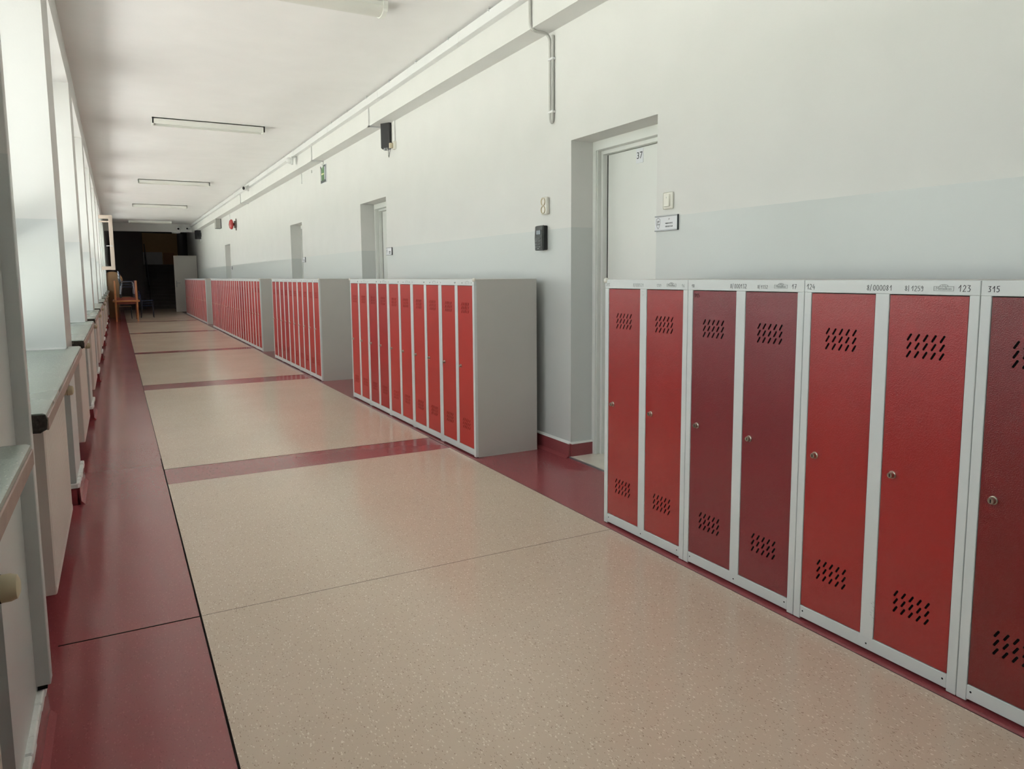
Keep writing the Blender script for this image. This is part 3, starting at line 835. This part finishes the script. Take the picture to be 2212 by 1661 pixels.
MB().box(-.15, 0, -.13, .13, -.15, .15, .01, 2).build('casing', MT['black'], t)
MB().box(-.152, -.02, -.133, -.120, -.145, .125, .003).box(-.156, -.14, -.12, .12, -.14, .12, .003).build('grey_face', mat('speaker_grey', (168, 168, 162), .5), t)
t = thing('dark_speaker', 'dark wall speaker near the cross beam at the far end', 'loudspeaker', (XW, 27.9, 2.78))
MB().prism([(-.19, .02, -.16), (-.14, -.13, -.16), (0, -.13, -.16), (0, .1, -.16), (-.1, .1, -.16)], (0, 0, .30)).build('cabinet', MT['black'], t)
MB().box(-.05, 0, -.28, -.20, -.09, .05, .004).build('side_unit', MT['black'], t)
MB().box(-.05, 0, -.2, -.12, -.26, -.17, .006).build('outlet_box', MT['white'], t)
# red bell
t = thing('alarm_bell', 'red round school bell on the wall beyond the third doorway', 'bell', (XW, 19.35, 2.58))
MB().lathe([(.02, 0), (.04, .035), (.095, .045), (.122, .062), (.120, .095), (.09, .125), (.035, .138)], (-.035, 0, 0), (-1, 0, 0), 24).build('gong', MT['bellred'], t, True)
MB().box(-.05, 0, -.06, .06, -.085, .085, .006).build('back_box', MT['bellgrey'], t)
MB().box(-.012, 0, -.035, .035, .08, .145, .004).build('mounting_plate', MT['bellgrey'], t)
MB().box(-.02, 0, -.02, .02, -.145, -.085, .003).build('striker_arm', MT['bellgrey'], t)
MB().lathe([(.014, 0), (.014, .009), (.006, .012)], (-.172, 0, 0), (-1, 0, 0), 12).build('center_bolt', MT['chrome'], t, True)
# cameras
def domecam(x, y, z, label, dark, ax=(-1, 0, 0)):
    t = thing('security_camera', label, 'camera', (x, y, z))
    A = Vector(ax)
    MB().lathe([(.062, 0), (.062, .03), (.056, .034)], (0, 0, 0), ax, 20).build('base', MT['white'], t, True)
    MB().lathe([(.052, .034), (.050, .06), (.040, .085), (.022, .10), (.008, .104)], (0, 0, 0), ax, 20).build('dome', MT['white'], t, True)
    if dark:
        q = (A+Vector((0, -.55, -.25))).normalized() if abs(A.x) > .5 else (A+Vector((-.1, 0, -.3))).normalized()
        MB().lathe([(.022, 0), (.022, .01), (.012, .012)], A*.085, q, 16).build('lens', MT['darkhole'], t, True)
domecam(2.50, 11.62, 3.045, 'white dome camera on the beam near the exit sign', False)
t = thing('security_camera', 'white turret camera with dark lens midway along the beam', 'camera', (2.50, 15.86, 3.08))
MB().lathe([(.06, 0), (.06, .025), (.05, .03)], (0, 0, 0), (-1, 0, 0), 20).build('base', MT['white'], t, True)
q = Vector((-.9, -.75, -.1)).normalized()
MB().lathe([(.044, 0), (.047, .03), (.047, .09), (.042, .1), (.034, .1), (.034, .092)], (-.03, 0, 0), q, 20).build('turret', MT['white'], t, True)
MB().lathe([(.033, .0), (.033, .004)], tuple(Vector((-.03, 0, 0))+q*.093), q, 16).build('lens', MT['darkhole'], t, True)
t = thing('security_camera', 'round camera facing the corridor on the cross beam', 'camera', (2.107, YE, 3.05))
MB().lathe([(.08, 0), (.08, .03), (.06, .07), (.05, .075)], (0, 0, 0), (0, -1, 0), 20).build('housing', MT['white'], t, True)
MB().lathe([(.035, 0), (.035, .01)], (0, -.07, -.01), (0, -1, -.1), 16).build('lens', MT['darkhole'], t, True)
t = thing('security_camera', 'small bullet camera in the far corner beside the cross beam', 'camera', (2.50, 28.9, 3.05))
MB().cyl((0, 0, 0), (-.05, -.01, 0), .03).cyl((-.04, .06, .01), (-.13, -.12, -.02), .04, n=14).build('housing', MT['white'], t, True)
MB().cyl((-.131, -.122, -.02), (-.136, -.132, -.022), .03, n=14).build('lens', MT['darkhole'], t)
t = tag(MB().lathe([(.15, 0), (.15, .015), (.12, .045), (.05, .055)], (2.04, YE+.14, 2.93), (0, 0, -1), 20).build('smoke_detector', MT['white'], None, True), 'flat round white detector under the cross beam', 'detector')

# ------------------------------------------------------------------ far lobby
# open door leaf at the end of the right wall
d5 = sroot('door_5')
lf = MB().box(1.915, 2.70, 29.56, 29.60, .02, 2.09, .002).build('door_leaf', mat('grey_white_door', (196, 192, 186), .5), d5)
MB().box(1.96, 1.99, 29.548, 29.562, .93, 1.17, .002).box(1.965, 2.10, 29.52, 29.535, 1.08, 1.10, .003).cyl((1.975, 29.56, 1.09), (1.975, 29.52, 1.09), .009).build('door_handle', MT['alu'], lf)
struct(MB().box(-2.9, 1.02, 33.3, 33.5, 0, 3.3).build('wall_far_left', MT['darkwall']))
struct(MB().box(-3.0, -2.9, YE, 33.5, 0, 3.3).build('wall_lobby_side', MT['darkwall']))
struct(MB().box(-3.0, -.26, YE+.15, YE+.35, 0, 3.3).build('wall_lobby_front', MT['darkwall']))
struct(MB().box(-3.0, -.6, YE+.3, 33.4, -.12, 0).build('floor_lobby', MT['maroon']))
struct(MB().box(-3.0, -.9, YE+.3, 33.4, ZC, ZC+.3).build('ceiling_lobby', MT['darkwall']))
# stairs
st = sroot('staircase', 'dark stairs climbing from the lobby to a landing')
NS, RI, TR = 13, .145, .28
for k in range(NS):
    MB().box(1.06, 2.70, 33.5+k*TR, 33.5+(k+1)*TR+.02 if k < NS-1 else 38.9, -.05 if k == 0 else (k-1)*RI, (k+1)*RI-.03).build('riser', MT['stone'], st)
    MB().box(1.05, 2.70, 33.5+k*TR-.03, 33.5+(k+1)*TR if k < NS-1 else 38.9, (k+1)*RI-.03, (k+1)*RI, .004).build('tread', MT['stone'], st)
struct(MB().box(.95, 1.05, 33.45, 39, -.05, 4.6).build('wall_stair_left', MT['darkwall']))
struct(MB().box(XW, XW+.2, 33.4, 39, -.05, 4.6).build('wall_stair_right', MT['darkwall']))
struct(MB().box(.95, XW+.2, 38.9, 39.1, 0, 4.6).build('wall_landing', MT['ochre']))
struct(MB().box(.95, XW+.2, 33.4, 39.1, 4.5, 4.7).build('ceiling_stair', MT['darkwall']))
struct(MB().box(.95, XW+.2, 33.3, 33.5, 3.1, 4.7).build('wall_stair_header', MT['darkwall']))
tag(MB().box(1.12, 2.04, 38.865, 38.895, 1.92, 2.50, .003).build('notice_board', mat('dull_white_board', (200, 196, 190), .6)), 'pale notice board on the ochre landing wall', 'board')
tag(MB().box(2.08, 2.55, 38.865, 38.895, 1.90, 2.47, .003).build('brown_panel', mat('brown_panel', (166, 118, 84), .6)), 'brown panel beside the pale board on the landing', 'board')
t = thing('handrail', 'dark handrail climbing the left edge of the stairs', 'handrail', (1.22, 33.6, 0))
MB().tube([(.0, 0, .95), (0, 3.55, 2.80), (0, 3.75, 2.80)], .025, 8).build('rail', MT['rail'], t)
for k in (0, 4, 8, 12):
    MB().cyl((0, .1+k*TR, (k+1)*RI), (0, .1+k*TR, .95+(.1+k*TR)*1.85/3.55), .014, n=8).build('post', MT['rail'], t)

# tables
def table(loc, label, flip=False):
    t = thing('school_table', label, 'table', loc, rz=.0)
    W2, D2, H = .30, .62, .60
    s_ = -1 if flip else 1; zz = lambda z: (H+.03-z) if flip else z
    def bx(mb, x0, x1, y0, y1, z0, z1, bev=0):
        a, b = sorted((zz(z0), zz(z1))); mb.box(x0, x1, y0, y1, a, b, bev)
    m = MB(); bx(m, -W2-.055, W2+.055, -D2, D2, H-.025, H, .006); m.build('table_top', MT['wood'], t)
    m = MB(); bx(m, -W2, W2, -D2+.05, -D2+.07, H-.09, H-.025); bx(m, -W2, W2, D2-.07, D2-.05, H-.09, H-.025)
    bx(m, -W2, -W2+.02, -D2+.05, D2-.05, H-.09, H-.025); bx(m, W2-.02, W2, -D2+.05, D2-.05, H-.09, H-.025); m.build('apron', MT['redtop'], t)
    for sx in (-1, 1):
        for sy in (-1, 1):
            m = MB(); p, q = (sx*(W2-.02), sy*(D2-.06), zz(H-.025)), (sx*(W2-.02), sy*(D2-.03), zz(0))
            m.cyl(p, q, .029, .022, 12); m.build('leg', MT['wood'] if sy < 0 else MT['redtop'], t, True)
    return t
table((.245, 24.93, 0), 'beech school table standing at the far left under the open window')
t2 = table((.245, 24.93, .60), 'upturned school table with legs up on top of the other table', True)
t2.location.z = .60-.03

def chair_parts(t, shell, tube, h=.38):
    W_, D_ = .17, .17
    for s_ in (-1, 1):
        m = MB().tube([(D_, s_*W_, 0), (D_-.02, s_*(W_-.01), h-.05), (D_-.05, s_*(W_-.01), h-.012), (-D_+.05, s_*(W_-.01), h-.012), (-D_+.02, s_*(W_-.01), h-.05), (-D_-.03, s_*W_, 0)], .011, 8)
        m.build('leg_frame', tube, t, True)
    MB().tube([(-D_+.05, -W_+.01, h-.012), (-D_+.05, W_-.01, h-.012)], .010, 8).tube([(D_-.05, -W_+.01, h-.012), (D_-.05, W_-.01, h-.012)], .010, 8).build('cross_bar', tube, t, True)
    MB().box(-.18, .18, -.17, .17, h, h+.014, .006, 2).build('seat', shell, t, True)
    m = MB(); n = 8
    pts = [(-.19-.015*abs(k-n/2)/(n/2)*-1, -.17+.34*k/n) for k in range(n+1)]
    prof = [(x, y) for x, y in pts]+[(x-.012, y) for x, y in pts[::-1]]
    m.prism([(x, y, h+.14) for x, y in prof], (-.04, 0, .17)); m.build('backrest', shell, t, True)
    for s_ in (-1, 1): MB().tube([(-.15, s_*.13, h), (-.19, s_*.13, h+.06), (-.225, s_*.13, h+.26)], .009, 6).build('back_support', tube, t, True)
def chair(loc, rz, label, shell, tube, group=None):
    t = thing('school_chair', label, 'chair', loc, group, rz); chair_parts(t, shell, tube); return t
ztop = .627
for k, w_ in enumerate(('lowest', 'middle', 'topmost')):
    chair((.30, 25.05-.035*k, ztop+.085*k), pi*.02, '%s blue school chair of the stack between the upturned table legs' % w_, MT['blue'], MT['tubegrey'] if k == 2 else MT['tubedark'], 'blue chairs stacked on the table')
for k, w_ in enumerate(('lowest', 'middle', 'topmost')):
    chair((.86, 26.4-.03*k, .085*k), 0, '%s dark blue school chair of the floor stack right of the tables' % w_, MT['blue'], MT['tubedark'], 'blue chairs stacked on the floor')
chair((.22, 25.98, 0), -pi/2, 'small tan school chair pushed under the lower table', MT['tan'], MT['tubedark'])
# tan board with round top behind the tables
m = MB(); ps = [(-.30, .0), (.02, .0), (.02, 1.02)]+[(-.14+.29*cos(a_), 1.20+.29*sin(a_)) for a_ in [(-.55+k*(pi+1.1)/14) for k in range(15)]]+[(-.30, 1.02)]
m.prism([(x+.06, 26.95+.0*z, z) for x, z in ps], (0, .025, 0))
tag(m.build('round_topped_board', MT['tan']), 'tan board with a rounded top standing behind the tables at the left wall', 'board')

# dim fill light added above the stairs to brighten the landing
ld = bpy.data.lights.new('landing_fill', 'AREA'); ld.shape = 'RECTANGLE'; ld.size = 1.2; ld.size_y = .8; ld.energy = 2.2
lo = bpy.data.objects.new('landing_fill', ld); COL.objects.link(lo)
lo.location = (1.9, 36.6, 4.4); lo.rotation_euler = (radians(25), 0, 0)

# ------------------------------------------------------------------ outdoors: yard in front of the windows
yd = MB().box(-12, -.95, -60, 90, -3.7, -3.5).build('yard_pavement', MT['ground']); struct(yd)
struct(MB().box(-90, -12, -60, 90, -3.7, -3.48).build('yard_lawn', MT['grass']))
# the storey below, seen only from outside; roof added to shade the near yard
struct(MB().box(-.95, 9, YB-.4, 42, -3.5, -.12).build('lower_storey', MT['facade']))
struct(MB().box(-1.05, 9, YB-.4, 42, 4.71, 5.0).build('shade_roof', MT['facade']))
struct(MB().box(-1.05, -.95, YB-.4, 42, ZC, 4.71).build('parapet_facade', MT['facade']))
struct(MB().box(3.22, 9, YB-.4, 42, -.12, 4.71).build('rear_rooms', MT['facade']))
# sky portals at the windows help the daylight sampling
for a, b in ends:
    ld = bpy.data.lights.new('window_portal', 'AREA'); ld.shape = 'RECTANGLE'; ld.size = ZH-ZS; ld.size_y = b-a
    ld.cycles.is_portal = True
    lo = bpy.data.objects.new('window_portal', ld); COL.objects.link(lo)
    lo.location = (XG-.12, (a+b)/2, (ZH+ZS)/2); lo.rotation_euler = (0, -pi/2, 0)
